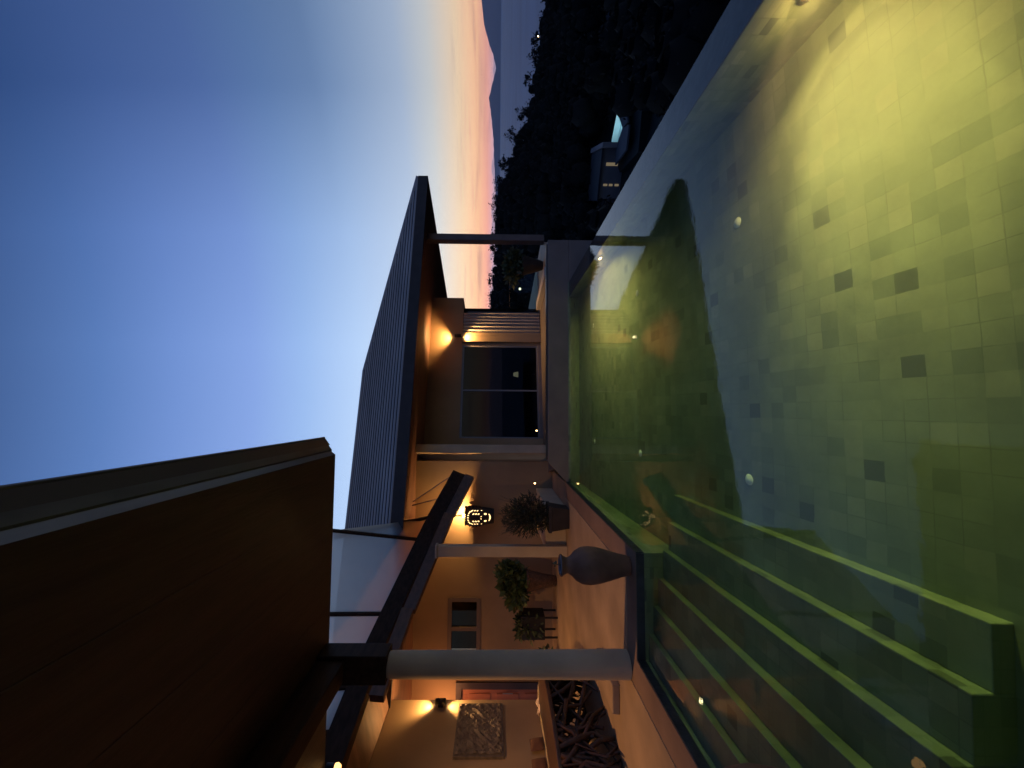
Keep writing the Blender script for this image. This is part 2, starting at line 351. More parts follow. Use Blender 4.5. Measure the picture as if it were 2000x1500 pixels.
# ------------------------------------------------------------------ swimming pool
XL, XA, XW, XO = -1.5, -2.6, 2.5, 2.83        # left wall, alcove wall, weir inner and outer face
Y0, YN, YF, YE = .45, 1.75, 4.4, 8.67          # near wall, alcove near and far ends, far wall
FL = -.95
pool = thing('swimming_pool', 'long green stone pool lit from under water, with wide steps and an overflowing far edge', 'swimming pool')
b = MB(); b.face([(XL, Y0, FL), (XW, Y0, FL), (XW, YE, FL), (XL, YE, FL)]); b.build('floor', TILE, pool)
b = MB(); e = .004; ZT = .03
def vwall(x0, y0, x1, y1): b.face([(x0, y0, FL), (x1, y1, FL), (x1, y1, ZT), (x0, y0, ZT)])
vwall(XL + e, YF - e, XL + e, YE - e); vwall(XL + e, YE - e, XO, YE - e); vwall(XW, Y0 + e, XL + e, Y0 + e); vwall(XL + e, Y0 + e, XL + e, YN + e)
vwall(XL + e, YN + e, XA + e, YN + e); vwall(XA + e, YN + e, XA + e, YF - e); vwall(XA + e, YF - e, XL + e, YF - e)
b.build('wall', TILE, pool)
b = MB(); b.box(XW, XO, Y0 - 1, YE + .1, -6, -.008); b.build('overflow_edge', [STONE_DK], pool)
b = MB(); b.face([(XW - .003, Y0, FL), (XW - .003, YE, FL), (XW - .003, YE, -.03), (XW - .003, Y0, -.03)]); b.build('wall', TILE, pool)
sx = [XA + .006, -2.32, -2.035, -1.75, -1.46, -1.172, -.885]; sz = [-.11, -.25, -.39, -.53, -.67, -.81]
for i in range(6):
    b = MB(); b.box(sx[i], sx[i + 1], YN + .006, YF - .006, FL - .02, sz[i]); b.build('step', TILE, pool, bevel=.006)
for y in (3.33, 5.4, 7.5):
    for x in (-.545, 1.62):
        b = MB(); b.lathe([(.0, .018), (.02, .018), (.026, .012), (.032, .010), (.042, .006), (.046, 0)], (x, y, FL), 24); b.build('floor_inlet', INLET, pool)
b = MB(); b.box(XA - .15, XO + .006, Y0 - .1, YE + .12, -1.1, 0); wat = b.build('water', WATER); wat['kind'] = 'structure'
for (ly, lz, watts) in ((2.20, -.50, 900), (6.38, -.33, 480)):
    lamp = thing('pool_lamp', 'round warm underwater lamp in the overflow wall close to the near end of the pool' if ly < 3 else 'round warm underwater lamp in the overflow wall towards the far end of the pool', 'pool lamp', (XW - .004, ly, lz), 0, 'underwater lamps in the overflow wall')
    b = MB(); rr = [[Vector((-z, r * math.cos(t), r * math.sin(t))) for t in [2 * math.pi * k / 28 for k in range(28)]] for r, z in ((.085, 0), (.085, .016), (.062, .02))]
    b.grid(rr, True, True); b.build('rim', BRASS, lamp)
    b = MB(); b.grid([[Vector((-z, r * math.cos(t), r * math.sin(t))) for t in [2 * math.pi * k / 28 for k in range(28)]] for r, z in ((.062, .012), (.04, .02), (.001, .024))], True, True); b.build('lens', POOL_E2 if ly < 3 else POOL_E, lamp)
    if ly < 3:
        flood(lamp, (-.04, 0, 0), (-1, -.10, -.2), 56, (1, .50, .21), 138); flood(lamp, (-.042, 0, 0), (-.92, -.02, -.46), 40, (1, .53, .22), 64)
    else:
        flood(lamp, (-.04, 0, 0), (-1, .05, -.12), 120, (1, .53, .235), 160)
    point(lamp, (-.10, 0, 0), 15 if ly < 3 else 3, AMBER, .05).visible_transmission = False

# ------------------------------------------------------------------ deck and terrace (setting)
b = MB()
D = -.02
C = .30
b.box(-14, XL - C, YF + C, 10.7, -1.2, .1); b.box(-14, XA - C, YN - C, YF + C, -1.2, .1); b.box(-14, XL - C, -5, YN - C, -1.2, .1); b.box(XL - C, XO, -5, Y0 - C, -1.2, .1)
b.box(XL - C, XL, YE, 10.7, -1.2, .1)
o = b.build('deck', DECK); o['kind'] = 'structure'
b = MB(); g = .006
cops = [(XL - C + g, XL, YF + C, YE), (XA - C + g, XL, YF, YF + C - g), (XA - C + g, XA, YN, YF), (XA - C + g, XL, YN - C + g, YN), (XL - C + g, XL, Y0, YN - C + g), (XL - C + g, XO, Y0 - C + g, Y0)]
for x0, x1, y0, y1 in cops: b.box(x0, x1, y0, y1, -1.2, .094)
o = b.build('coping', COPING); o['kind'] = 'structure'
b = MB()   # dark wet band on the pool-side face of the coping
for (x0, y0, x1, y1) in ((XL, YF, XL, YE), (XA, YF, XL, YF), (XA, YN, XA, YF), (XA, YN, XL, YN), (XL, Y0, XL, YN), (XL, Y0, XW, Y0)):
    dx, dy = (0, 1) if x0 != x1 else (1, 0)
    sgn = {(XL, YF, XL, YE): 1, (XA, YF, XL, YF): -1, (XA, YN, XA, YF): 1, (XA, YN, XL, YN): 1, (XL, Y0, XL, YN): 1, (XL, Y0, XW, Y0): 1}[(x0, y0, x1, y1)]
    if x0 == x1: b.box(min(x0, x0 + sgn * .012), max(x0, x0 + sgn * .012), y0 + (.012 if y0 == YN else 0), y1 - (.012 if y1 == YF else 0), .004, .088)
    else: b.box(x0, x1, min(y0, y0 + sgn * .012), max(y0, y0 + sgn * .012), .004, .088)
o = b.build('pool_edge', STONE_DK); o['kind'] = 'structure'
b = MB(); b.prism([(-1.2, 8.95, -6), (3.72, 8.95, -6), (5.28, 12.3, -6), (4.4, 17, -6), (-3, 17, -6)], (0, 0, 6.2)); o = b.build('terrace', TERR); o['kind'] = 'structure'
b = MB(); b.prism([(-1.56, YE, .0), (3.78, YE, .0), (3.78, YE, .46), (-1.08, YE, .46)], (0, .27, 0))
b.box(XO + .01, 3.78, YE, YE + .27, -6, 0)
par = thing('parapet_wall', 'low grey rendered parapet closing the far end of the pool', 'wall')
b.build('body', PARAPET, par, bevel=.012)
b = MB(); b.box(-1.03, 3.7, YE + .07, YE + .2, .462, .49); b.build('rail_track', STONE_DK, par)
kerb = MB(); kerb.prism([(3.55, 10.4, .2), (3.8, 10.4, .2), (3.42, 12.5, .2), (3.17, 12.5, .2)], (0, 0, .13)); o = kerb.build('stone_kerb', mat('white_stone', (.4, .37, .34), .8)); o['label'] = 'short white stone kerb on the terrace floor behind the pool end'; o['category'] = 'kerb'

# ------------------------------------------------------------------ far house (own frame: x along its front, y into the house)
HB = thing('house', 'single storey house with grey hipped roof and big dark window behind the pool', 'house', (2.22, 12.4, 0), math.atan(.24))
b = MB()
b.box(-3.62, -3.08, 0, .25, .2, 2.62); b.box(-.2, 1.42, .0, .0, 2.62, 3.64) if 0 else None
b.box(-3.62, 1.42, 0, .25, 2.62, 3.66)
b.box(-.2, -.10, .04, .25, .2, 2.62); b.box(-3.62, -3.4, .25, 6, .2, 3.66); b.box(1.2, 1.42, .25, 4, 2.62, 3.66)
b.build('wall', PLASTER, HB)
b = MB(); b.box(-.11, .20, -.06, .2, .2, 2.618); b.build('pier', PLASTER, HB, bevel=.01)
b = MB(); b.box(-3.66, -3.44, -1.13, .1, .1, 3.62); 
b.build('pilaster', PLASTER_W, HB, bevel=.012)
b = MB(); b.box(-3.08, -.2, -.02, .12, .2, .3); b.build('sill', PARAPET, HB)
ro = MB(); xr, yr, zr = -.47, 1.76, 6.1; xe, ye, ze = 4.22, -2.07, 3.86; xb = 3.0; yb = 5.6
NC = 17
def row(t, lift): return [Vector((-13, ye + (yr - ye) * t, ze + (zr - ze) * t + lift)), Vector((xe + (xr - xe) * t, ye + (yr - ye) * t, ze + (zr - ze) * t + lift))]
for i in range(NC):
    a, c = row(i / NC, .06), row((i + 1) / NC, .0)
    ro.face([a[0], a[1], c[1], c[0]])
    m_ = row((i + 1) / NC, .024); d = row((i + 1) / NC, .06); ro.face([c[0], c[1], m_[1], m_[0]], mi=1); ro.face([m_[0], m_[1], d[1], d[0]])  # dark strip at each riser's foot paints in the shade between courses
f0 = row(0, 0); f1 = row(0, .06); ro.face([f0[0], f0[1], f1[1], f1[0]])
ro.face([(xe, ye, ze), (xb, yb, ze), (xr, yr, zr)]); ro.face([(xb, yb, ze), (-13, yb, ze), (-13, yr, zr), (xr, yr, zr)])
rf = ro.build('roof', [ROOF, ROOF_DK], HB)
b = MB(); b.tube([(xe, ye, ze + .04), (xr, yr, zr + .05)], .05, 8); b.tube([(xr, yr, zr + .05), (-13, yr, zr + .05)], .05, 8); b.build('ridge_cap', ROOF, rf)
b = MB(); b.prism([(-13, ye + .03, 3.62), (xe - .12, ye + .03, 3.62), (xb - .1, yb, 3.62), (-13, yb, 3.62)], (0, 0, .03)); b.build('soffit', SOFFIT_B, HB)
b = MB(); b.prism([(-13, ye - .02, 3.60), (xe, ye - .02, 3.60), (xe, ye - .02, 3.88), (-13, ye - .02, 3.88)], (0, .05, 0)); b.prism([(xe, ye - .02, 3.60), (xb, yb, 3.60), (xb, yb, 3.88), (xe, ye - .02, 3.88)], (-.05, 0, 0)); b.build('fascia', ROOF_DK, HB)
b = MB(); b.box(2.45, 2.66, -1.55, -1.34, .2, 3.62); b.build('post', mat('brown_post', (.12, .08, .07), .6, var=.2), HB, bevel=.01)
win = MB()
for x in (-3.08, -1.66, -.245): win.box(x, x + .045, .05, .1, .3, 2.62)
win.box(-3.08, -.2, .045, .1, 2.56, 2.62); win.box(-3.08, -.2, .045, .1, .3, .345)
wo = win.build('window', FRAME_GR, HB)
for x0, x1 in ((-3.035, -1.66), (-1.615, -.245)):
    b = MB(); b.box(x0, x1, .07, .078, .345, 2.56); b.build('pane', GLASS_WIN, wo)
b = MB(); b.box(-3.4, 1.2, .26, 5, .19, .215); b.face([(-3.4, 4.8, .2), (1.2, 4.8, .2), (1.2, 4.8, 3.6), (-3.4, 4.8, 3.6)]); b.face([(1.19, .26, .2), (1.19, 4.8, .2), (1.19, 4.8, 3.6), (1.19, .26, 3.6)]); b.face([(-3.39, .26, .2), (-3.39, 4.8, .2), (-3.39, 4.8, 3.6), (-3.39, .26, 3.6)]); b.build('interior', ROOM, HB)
# curtain beside the pier
b = MB(); rows = []
pf = [(.21 + .66 * i / 60, -.02 + .05 * math.sin(i * .62) + .015 * math.sin(i * 1.7)) for i in range(61)]
rows = [[Vector((x, y, z)) for x, y in pf] for z in (.22, 1.0, 1.8, 2.6)]
b.grid(rows); cu = b.build('curtain', SHUTTER); cu.matrix_world = Matrix.Translation((2.22, 12.4, 0)) @ Matrix.Rotation(math.atan(.24), 4, 'Z')
cu['label'] = 'pale pleated curtain hanging at the corner of the house beside the lit pier'; cu['category'] = 'curtain'
# glass balustrade on the terrace
bal = thing('glass_balustrade', 'clear glass balustrade across the terrace between curtain and brown post', 'balustrade', (3.2, 12.85, .2), math.atan(.24))
b = MB(); b.box(0, 2.0, 0, .012, .03, .95); b.build('glass_panel', GLASS_BAL, bal)
b = MB(); b.box(-.05, 2.0, -.02, .03, .0, .03); b.build('rail', FRAME_GR, bal)
b = MB(); b.box(-.045, -.02, -.01, .02, 0, 2.3); b.build('post', FRAME_GR, bal)

def wall_lamp(loc, rotz, label, up, dn, r=.055, h=.2):
    t = thing('wall_lamp', label, 'wall lamp', loc, rotz, 'up and down wall lamps')   # faces -y of its frame
    b = MB(); b.lathe([(r * .86, h / 2 - .01), (r, h / 2), (r, -h / 2), (r * .86, -h / 2 + .01)], (0, -.1, 0), 24); b.box(-.02, .02, -.07, 0, -.05, .05); b.build('body', METAL_BK, t)
    for s in (1, -1):
        b = MB(); z = s * (h / 2 - .014); b.face([Vector((r * .84 * math.cos(k), -.1 + r * .84 * math.sin(k), z)) for k in [2 * math.pi * i / 20 for i in range(20)]]); b.build('lens', WARM_HOT, t)
        spot(t, (0, -.1, s * (h / 2 + .0)), (0, .06, s), up if s > 0 else dn, AMBER, 118, .75, .03)
    return t
wall_lamp((2.22 + .045, 12.4 - .075, 2.74), math.atan(.24), 'black wall lamp on the lintel of the house behind the pool', 190, 200)
# lamp on a table inside the house, seen through the window
tl = thing('table_lamp', 'dim yellow table lamp standing inside the dark window', 'table lamp', (1.25, 13.7, .2))
b = MB(); b.lathe([(.001, .0), (.12, .0), (.12, .02), (.02, .03), (.02, .62)], (0, 0, 0), 16); b.build('base', METAL_BK, tl)
b = MB(); b.lathe([(.10, .62), (.06, .78)], (0, 0, 0), 20); b.build('lamp_shade', emis('dim_shade', (1, .8, .4), .6), tl)

# ------------------------------------------------------------------ long garden wall with window and door (left background)
GW = thing('house_wall', 'long ochre house wall with a dark window and a red brown door behind the left deck', 'wall', (0, 10.6, .1))
WX = [(-12, -7.98), (-6.76, -6.12), (-4.74, -1.3)]
b = MB(); H = 3.54
for x0, x1 in WX: b.box(x0, x1, 0, .22, 0, H)
b.box(-7.98, -6.76, 0, .22, 2.42, H); b.box(-6.12, -4.74, 0, .22, 2.63, H); b.box(-6.12, -4.74, 0, .22, 0, 1.84)
b.build('wall', PLASTER, GW)
b = MB(); fx0, fx1, fz0, fz1 = -6.12, -4.74, 1.84, 2.63
b.box(fx0, fx1, .0 - .02, .1, fz1 - .08, fz1 + .02); b.box(fx0, fx1, -.02, .1, fz0 - .02, fz0 + .08); b.box(fx1 - .08, fx1 + .02, -.018, .1, fz0 + .08, fz1 - .08); b.box(fx0 - .02, fx0 + .08, -.018, .1, fz0 + .08, fz1 - .08); b.box(-5.53, -5.45, -.015, .1, fz0 + .08, fz1 - .08)
wo = b.build('window', mat('brown_window_frame', (.14, .10, .08), .6), GW)
for x0, x1 in ((fx0 + .08, -5.53), (-5.45, fx1 - .08)):
    b = MB(); b.box(x0, x1, .04, .048, fz0 + .08, fz1 - .08); b.build('pane', GLASS_WIN, wo)
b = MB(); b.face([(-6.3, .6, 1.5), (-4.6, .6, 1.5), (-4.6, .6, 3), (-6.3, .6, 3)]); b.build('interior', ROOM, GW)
b = MB(); b.box(-6.92, -6.76, -.04, .1, 0, 2.42); b.box(-7.98, -7.88, -.04, .1, 0, 2.42); b.box(-7.88, -6.92, -.04, .1, 2.28, 2.42); b.build('door_frame', DOORFR, GW)
b = MB(); b.box(-7.88, -6.92, .02, .07, 0, 2.28)
for i in range(3): b.box(-7.76, -7.04, .005, .02, .15 + .7 * i, .7 + .7 * i)
dr = b.build('door', DOORW, GW, bevel=.008)
b = MB(); b.tube([(-7.02, -.03, 1.0), (-7.02, -.03, 1.25)], .012); b.build('handle', BRASS, dr)
dl = thing('ceiling_lamp', 'small round ceiling lamp in the porch above the red brown door', 'lamp', (-7.3, 9.9, 3.3))
b = MB(); b.lathe([(.001, .06), (.09, .06), (.09, .0), (.07, -.02), (.001, -.03)], (0, 0, 0), 20); b.build('body', METAL_BK, dl)
point(dl, (0, 0, -.5), 45, (1, .42, .16), .06)
pl = MB(); pl.box(-2.92, -1.98, 8.57, 10.6, .1, .52); o = pl.build('wall_plinth', PLASTER_W, bevel=.012); o['label'] = 'low plastered plinth running along the wall beneath the glowing face lantern'; o['category'] = 'plinth'
pc = MB(); pc.box(-2.96, -2.74, 8.42, 8.566, .1, 2.74); pc.box(-2.98, -2.72, 8.40, 8.568, 2.742, 2.79); o = pc.build('plaster_pillar', PLASTER_W, bevel=.01); o['label'] = 'slim square cream pillar at the plinth corner under the glass canopy'; o['category'] = 'pillar'
for (x, y, z, lab) in ((-1.85, 10.58, .555, 'tiny recessed step light low on the ochre wall beside the shrub'), (-.55, 11.66, .40, 'tiny recessed step light at the lower corner of the big dark window')):
    s = thing('step_light', lab, 'step light', (x, y, z), 0, 'step lights low on the walls')
    b = MB(); b.box(-.022, .022, -.02, .0, -.03, .03); b.build('housing', METAL_BK, s)
    b = MB(); b.box(-.014, .014, -.025, -.0205, -.02, .02); b.build('lens', GARD_E, s)

# ------------------------------------------------------------------ near house: big roof, column, left wall with bench
NH = thing('house', 'near veranda with a big dark timber roof, round column and plastered wall', 'house')
zs = 3.5
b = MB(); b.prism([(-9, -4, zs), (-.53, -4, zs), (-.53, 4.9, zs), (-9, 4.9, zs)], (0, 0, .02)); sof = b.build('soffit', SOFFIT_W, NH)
b = MB()
A_, B_, C_, D_, E_ = (-.53, zs), (-.490, zs + .056), (-.476, zs + .060), (-.425, zs + .10), (-.345, zs + .16)
def strip(p, q, mb, y1, mi=0): mb.face([(p[0], -4, p[1]), (p[0], y1, p[1]), (q[0], y1, q[1]), (q[0], -4, q[1])], mi=mi)
strip(A_, B_, b, 4.9); strip(C_, D_, b, 4.94)
b.face([(A_[0], 4.9, A_[1]), (-.9, 4.9, zs + .005), (-.9, 4.9, zs + .3), (B_[0], 4.9, B_[1])])
gt = b.build('gutter', GUTTER, NH)
b = MB(); strip(B_, C_, b, 4.93); strip(D_, E_, b, 4.98); strip(E_, (-.36, zs + .22), b, 4.98); strip((-.36, zs + .22), (-6, zs + 1.9), b, 4.98)
b.face([(C_[0], 4.94, C_[1]), (D_[0], 4.94, D_[1]), (E_[0], 4.98, E_[1]), (-.36, 4.98, zs + .22), (-1.0, 4.98, zs + .42), (-1.0, 4.94, zs + .05)])
b.prism([(-9, 4.86, zs + .021), (-.9, 4.86, zs + .021), (-.9, 4.86, zs + .3), (-9, 4.86, zs + .6)], (0, .05, 0))
b.tube([(E_[0], -4, E_[1] + .02), (E_[0], 4.99, E_[1] + .02)], .018, 8)
b.build('roof', GUTTER_DK, NH)
for x in [-1.1 - .58 * k for k in range(12)]:
    b = MB(); b.box(x - .004, x + .004, -4, 4.88, zs - .003, zs); b.build('board_joint', GUTTER_DK, sof)
cx, cy = -2.80, 4.68
b = MB(); n = 48
b.lathe([(.145, .1), (.145, .25), (.138, 1.2), (.134, 2.72), (.128, 2.745), (.001, 2.745)], (cx, cy, 0), n); b.build('column', PLASTER_W, NH)
b = MB(); b.box(cx - .15, cx + .15, cy - .12, cy + .15, 2.747, zs - .002); b.box(cx - .11, cx + .11, -4, cy - .121, zs - .3, zs - .002); b.box(-9, cx - .151, cy - .1, cy + .1, zs - .22, zs - .002) if 0 else None
b.build('beam', WOOD_DK, NH, bevel=.012)
wx = -5.8
b = MB(); b.box(wx - .25, wx, 4.0, 8.56, .1, 3.62); b.build('wall', PLASTER, NH, bevel=.01)
b = MB(); b.box(wx + .002, wx + .34, 4.0, 8.5, .1, .70); b.build('bench', PLASTER_W, NH, bevel=.015)
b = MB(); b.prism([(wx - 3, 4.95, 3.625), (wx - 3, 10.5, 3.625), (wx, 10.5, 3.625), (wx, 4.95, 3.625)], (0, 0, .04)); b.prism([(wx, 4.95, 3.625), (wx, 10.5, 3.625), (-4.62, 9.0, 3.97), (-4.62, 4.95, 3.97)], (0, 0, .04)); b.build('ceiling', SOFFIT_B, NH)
wall_lamp((wx, 8.36, 2.62), math.pi / 2, 'black wall lamp beside the carved stone panel on the left wall', 90, 70)
vl = thing('veranda_spotlight', 'small bright spotlight under the edge of the dark timber roof at far left', 'spotlight', (-4.10, 4.95, 3.40))
b = MB(); b.lathe([(.045, .0), (.05, .1), (.001, .1)], (0, 0, 0), 20); b.build('housing', METAL_BK, vl)
b = MB(); b.lathe([(.045, .004), (.05, -.03), (.03, -.06), (.001, -.07)], (0, 0, 0), 20); b.build('bulb', BULB_E, vl)
spot(vl, (.0, .0, -.10), (-.05, .2, -1), 215, (1, .53, .20), 150, .8, .05).visible_glossy = False
# carved relief
rl = thing('carved_wall_panel', 'weathered carved stone panel hanging on the left wall above the bench', 'wall panel', (wx, 0, 0))
b = MB(); nx, nz = 46, 30
def rel(u, v): return .05 + .018 * math.sin(u * 23 + 3 * math.sin(v * 7)) * math.sin(v * 19 + 2 * math.sin(u * 11)) + .012 * math.sin(u * 61) * math.sin(v * 47) + rnd.uniform(-.006, .006)
b.grid([[Vector((rel(i / nx, j / nz) + (.0 if 2 < i < nx - 2 and 2 < j < nz - 2 else .012), 7.19 + 1.16 * i / nx, 1.44 + .79 * j / nz)) for i in range(nx + 1)] for j in range(nz + 1)], False); b.build('panel', RELIEF, rl)
b = MB(); b.box(.001, .045, 7.15, 8.39, 1.40, 2.26); b.build('backing', RELIEF_E, rl)
# cushions and cloth on the bench
def cushion(y, z, w_, h_, lab):
    b = MB(); rows = []
    for j in range(9):
        v = j / 8 * 2 - 1; rows.append([Vector((.05 + .055 * (1 - abs(math.cos(t)) ** 6) * (1 - abs(v) ** 4) * math.sin(t) - .09 * v * 0, w_ / 2 * math.cos(t) * (1 - .06 * v * v), h_ / 2 * v)) for t in [2 * math.pi * k / 24 for k in range(24)]])
    b.grid(rows, True, True); b.face(rows[0][::-1]); b.face(rows[-1])
    o = b.build('cushion', CUSH); o.location = (wx + .03, y, z); o.rotation_euler = (0, R(-9), 0); o['label'] = lab; o['category'] = 'cushion'; o['group'] = 'cushions leaning on the left wall'
cushion(7.36, .825, .27, .23, 'square brown cushion leaning on the wall below the carved panel'); cushion(6.93, .825, .3, .24, 'brown cushion leaning on the wall at the very left edge of view')
b = MB(); rows = []
for j in range(5):
    rows.append([Vector((.1 + .05 * math.sin(i * 1.3 + j) , -.16 + .32 * i / 8, .005 + .045 * (1 - ((j - 2) / 2) ** 2) + .02 * math.sin(i * 2.1 + j * 1.7)) ) + Vector((.03 * j, 0, 0)) for i in range(9)])
b.grid(rows); o = b.build('folded_cloth', CLOTH); o.location = (wx + .02, 8.05, .70); o['label'] = 'small crumpled pale cloth lying on the bench ledge'; o['category'] = 'cloth'

# ------------------------------------------------------------------ glass canopy between roof and long wall
P0, P1 = Vector((-4.62, 5.35, 3.86)), Vector((-1.60, 10.38, 2.66))
bd = P1 - P0
cn = thing('glass_canopy', 'dark timber beam carrying a frosted glass canopy above the left walkway', 'canopy')
def beam_pt(y):
    # two straight lengths: nearly level past the column, then falling to the tip
    knots = [Vector((-4.62, 5.35, 3.84)), Vector((-4.23, 6.9, 3.83)), Vector((-3.80, 7.9, 3.67)), Vector((-2.49, 9.7, 3.12)), Vector((-1.60, 10.37, 2.64))]
    for a, c in zip(knots, knots[1:]):
        if y <= c.y + 1e-6: return a + (c - a) * ((y - a.y) / (c.y - a.y))
    return knots[-1]
b = MB()
for ya, yb_ in ((5.35, 6.9), (6.9, 7.9), (7.9, 9.7), (9.7, 10.37)): b.bar(beam_pt(ya) - Vector((0, 0, .16)), beam_pt(yb_) - Vector((0, 0, .16)), .2, .34)
b.build('beam', WOOD_DK, cn)
b = MB()
for ya, yb_ in ((6.4, 7.9), (7.9, 9.7), (9.7, 10.3)): b.bar(beam_pt(ya) - Vector((-.06, .04, .5)), beam_pt(yb_) - Vector((-.06, .04, .47)), .14, .22)
b.build('lower_beam', mat('brown_stained_timber', (.09, .045, .03), .55, var=.35, scale=3, stretch=(5, .7, 5)), cn)
vv = Vector((.33, -.7, 1.0))
def pane(y0, y1, h0, h1, m):
    a, c = beam_pt(y0), beam_pt(y1); mb = MB(); k = Vector((.006, -.006, 0))
    q = [a, c, c + vv * h1, a + vv * h0]; mb.face(q); mb.build('pane', m, cn)
pane(5.4, 6.62, 1.3, 1.3, PANE); pane(6.62, 7.88, 1.3, 1.4, PANE); pane(7.88, 9.2, 1.4, 1.5, PANE)
mb = MB(); mb.face([beam_pt(9.2), beam_pt(9.66), Vector((-2.55, 8.3, 4.81)), beam_pt(9.2) + vv * 1.5]); mb.build('pane', PANE, cn)
mb = MB(); mb.face([beam_pt(9.74), beam_pt(10.36), Vector((-2.34, 10.22, 3.76)), Vector((-2.66, 9.8, 3.9))]); mb.build('pane', PANE_CL, cn)
for y, h in ((5.42, 1.3), (5.95, 1.3), (6.62, 1.3), (7.88, 1.4), (9.2, 1.5)):
    a = beam_pt(y); mb = MB(); mb.bar(a, a + vv * h, .05, .07, (0, 1, 0)); mb.build('glazing_bar', WOOD_DK, cn)
mb = MB(); mb.bar(beam_pt(9.7) - Vector((0, 0, .02)), Vector((-2.55, 8.3, 4.81)), .06, .08, (0, 1, 0)); mb.build('glazing_bar', WOOD_DK, cn)
BLU = mat('bluish_metal_bar', (.11, .10, .17), .4, metal=.4)
mb = MB(); mb.bar(beam_pt(10.36), Vector((-2.36, 10.22, 3.78)), .022, .03, (0, 1, 0)); mb.build('glazing_bar', BLU, cn)
mb = MB(); mb.bar(beam_pt(9.98), Vector((-2.37, 10.21, 3.74)), .022, .03, (0, 1, 0)); mb.build('glazing_bar', BLU, cn)

# ------------------------------------------------------------------ face lantern hanging from the beam
LX, LY, LZ = -2.60, 10.26, 1.60
lt = thing('hanging_lantern', 'glowing dark lantern pierced with a smiling face, hanging above the shrub', 'lantern', (LX, LY, LZ))
def lr(v): return .172 + .075 * min(1, v / .6) - (.03 * max(0, (v - .88) / .12))
def lp(t, v, off=0): r = lr(v) + off; return Vector((r * math.sin(t), -r * math.cos(t) * .8, v * .70))
b = MB(); rows = [[lp(2 * math.pi * k / 40, j / 14) for k in range(40)] for j in range(15)]; b.grid(rows, True, True)
rows2 = [[lp(2 * math.pi * k / 40, j / 14, -.012) for k in range(40)] for j in range(15)]; b.grid([r[::-1] for r in rows2], True, True)
for k in range(30):
    t = 2 * math.pi * k / 30; b.tube([lp(t, .985, .005), lp(t, 1.03, .004)], .018, 6)
for v in (.5, .62, .74, .86):
    for s in (-1, 1): b.tube([lp(s * 1.3, v, -.005), lp(s * 1.3, v, .02)], .02, 6)
b.build('shell', mat('dark_carved_wood', (.02, .011, .008), .6, var=.3, scale=20), lt)
def oval(b, t, v, rt, rv, tilt=0):
    pts = []
    for k in range(12):
        a = 2 * math.pi * k / 12; x, y = rt * math.cos(a), rv * math.sin(a)
        x, y = x * math.cos(tilt) - y * math.sin(tilt), x * math.sin(tilt) + y * math.cos(tilt)
        pts.append(lp(t + x / .235, v + y / .70, .0045))
    b.face(pts)
def opening(name, *a): b = MB(); oval(b, *a); b.build(name, LANT_E, lt)
for i in range(9):                                    # arch of seeds over the brow
    a = math.pi * i / 8; opening('brow_hole', -.62 * math.cos(a), .80 + .11 * math.sin(a), .012, .021, -(.9 * math.cos(a)))
for s in (-1, 1):
    for v in (.76, .67, .58): opening('brow_hole', s * .70, v, .013, .023, s * .5)
    for v in (.72, .63, .54): opening('cheek_hole', s * .36, v, .014, .027, s * .45)
    opening('eye_hole', s * .40, .305, .024, .034); opening('ear_hole', s * .78, .44, .010, .017)
    opening('nose_hole', s * .12, .45, .009, .018, s * .7)
b = MB(); b.grid([[lp(.44 * k / 8, .115 + o * (1 - .5 * (k / 8) ** 2) + .055 * (k / 8) ** 2, .0045) for k in range(-8, 9)] for o in (0, .05)], False); b.build('mouth_hole', LANT_E, lt)
b = MB(); b.tube([(0, 0, .74), (0, 0, 1.12)], .02, 10); b.build('rod', METAL_BK, lt)
b = MB(); b.lathe([(.001, .79), (.04, .785), (.05, .75), (.04, .715), (.001, .70)], (0, 0, 0), 16); b.build('bulb', WARM_E, lt)
point(lt, (0, .05, .77), 140, AMBER2, .03); point(lt, (0, .02, .2), 5, AMBER2, .04)

# ------------------------------------------------------------------ vases and potted plants
def vase(loc, label):
    t = thing('clay_vase', label, 'vase', loc, 0, 'tall brown clay vases on the pool corners')
    pr = [(.001, .0), (.095, .0), (.105, .02), (.12, .1), (.155, .22), (.188, .35), (.200, .45), (.190, .53), (.155, .60), (.108, .645), (.085, .68), (.083, .70), (.10, .735), (.116, .752), (.116, .765)]
    b = MB(); b.lathe(pr, (0, 0, 0), 48); b.build('body', CLAY, t)
    b = MB(); b.lathe([(.117, .766), (.105, .775), (.09, .765), (.075, .70), (.001, .69)], (0, 0, 0), 48); b.build('rim', CLAY_RIM, t)
    return t
v1 = vase((-1.70, 4.60, .095), 'tall brown clay vase on the far pool corner by the steps')
b = MB(); b.tube([(0, 0, .7), (.01, 0, .80), (.02, .01, .86)], .004, 5)
for k in range(6): b.leaf((.01, 0, .8 + .01 * k), .05)
b.build('twig', LEAF, v1)
v2 = copy_tree(v1); v2.location = (-1.602, 1.64, .095); v2['label'] = 'tall brown clay vase cut by the frame edge at the near pool corner'
def foliage(b, c, r, n, size, narrow=.5, up=.0, spread=1.0):
    c = Vector(c)
    for _ in range(n):
        d = Vector((rnd.gauss(0, 1), rnd.gauss(0, 1), rnd.gauss(0, 1))).normalized(); q = rnd.random() ** .45
        p = c + Vector((d.x * r[0], d.y * r[1], d.z * r[2])) * q
        b.leaf(p, size * rnd.uniform(.6, 1.3), (d * spread + Vector((rnd.gauss(0, .6), rnd.gauss(0, .6), rnd.gauss(0, .6) + up))), narrow)
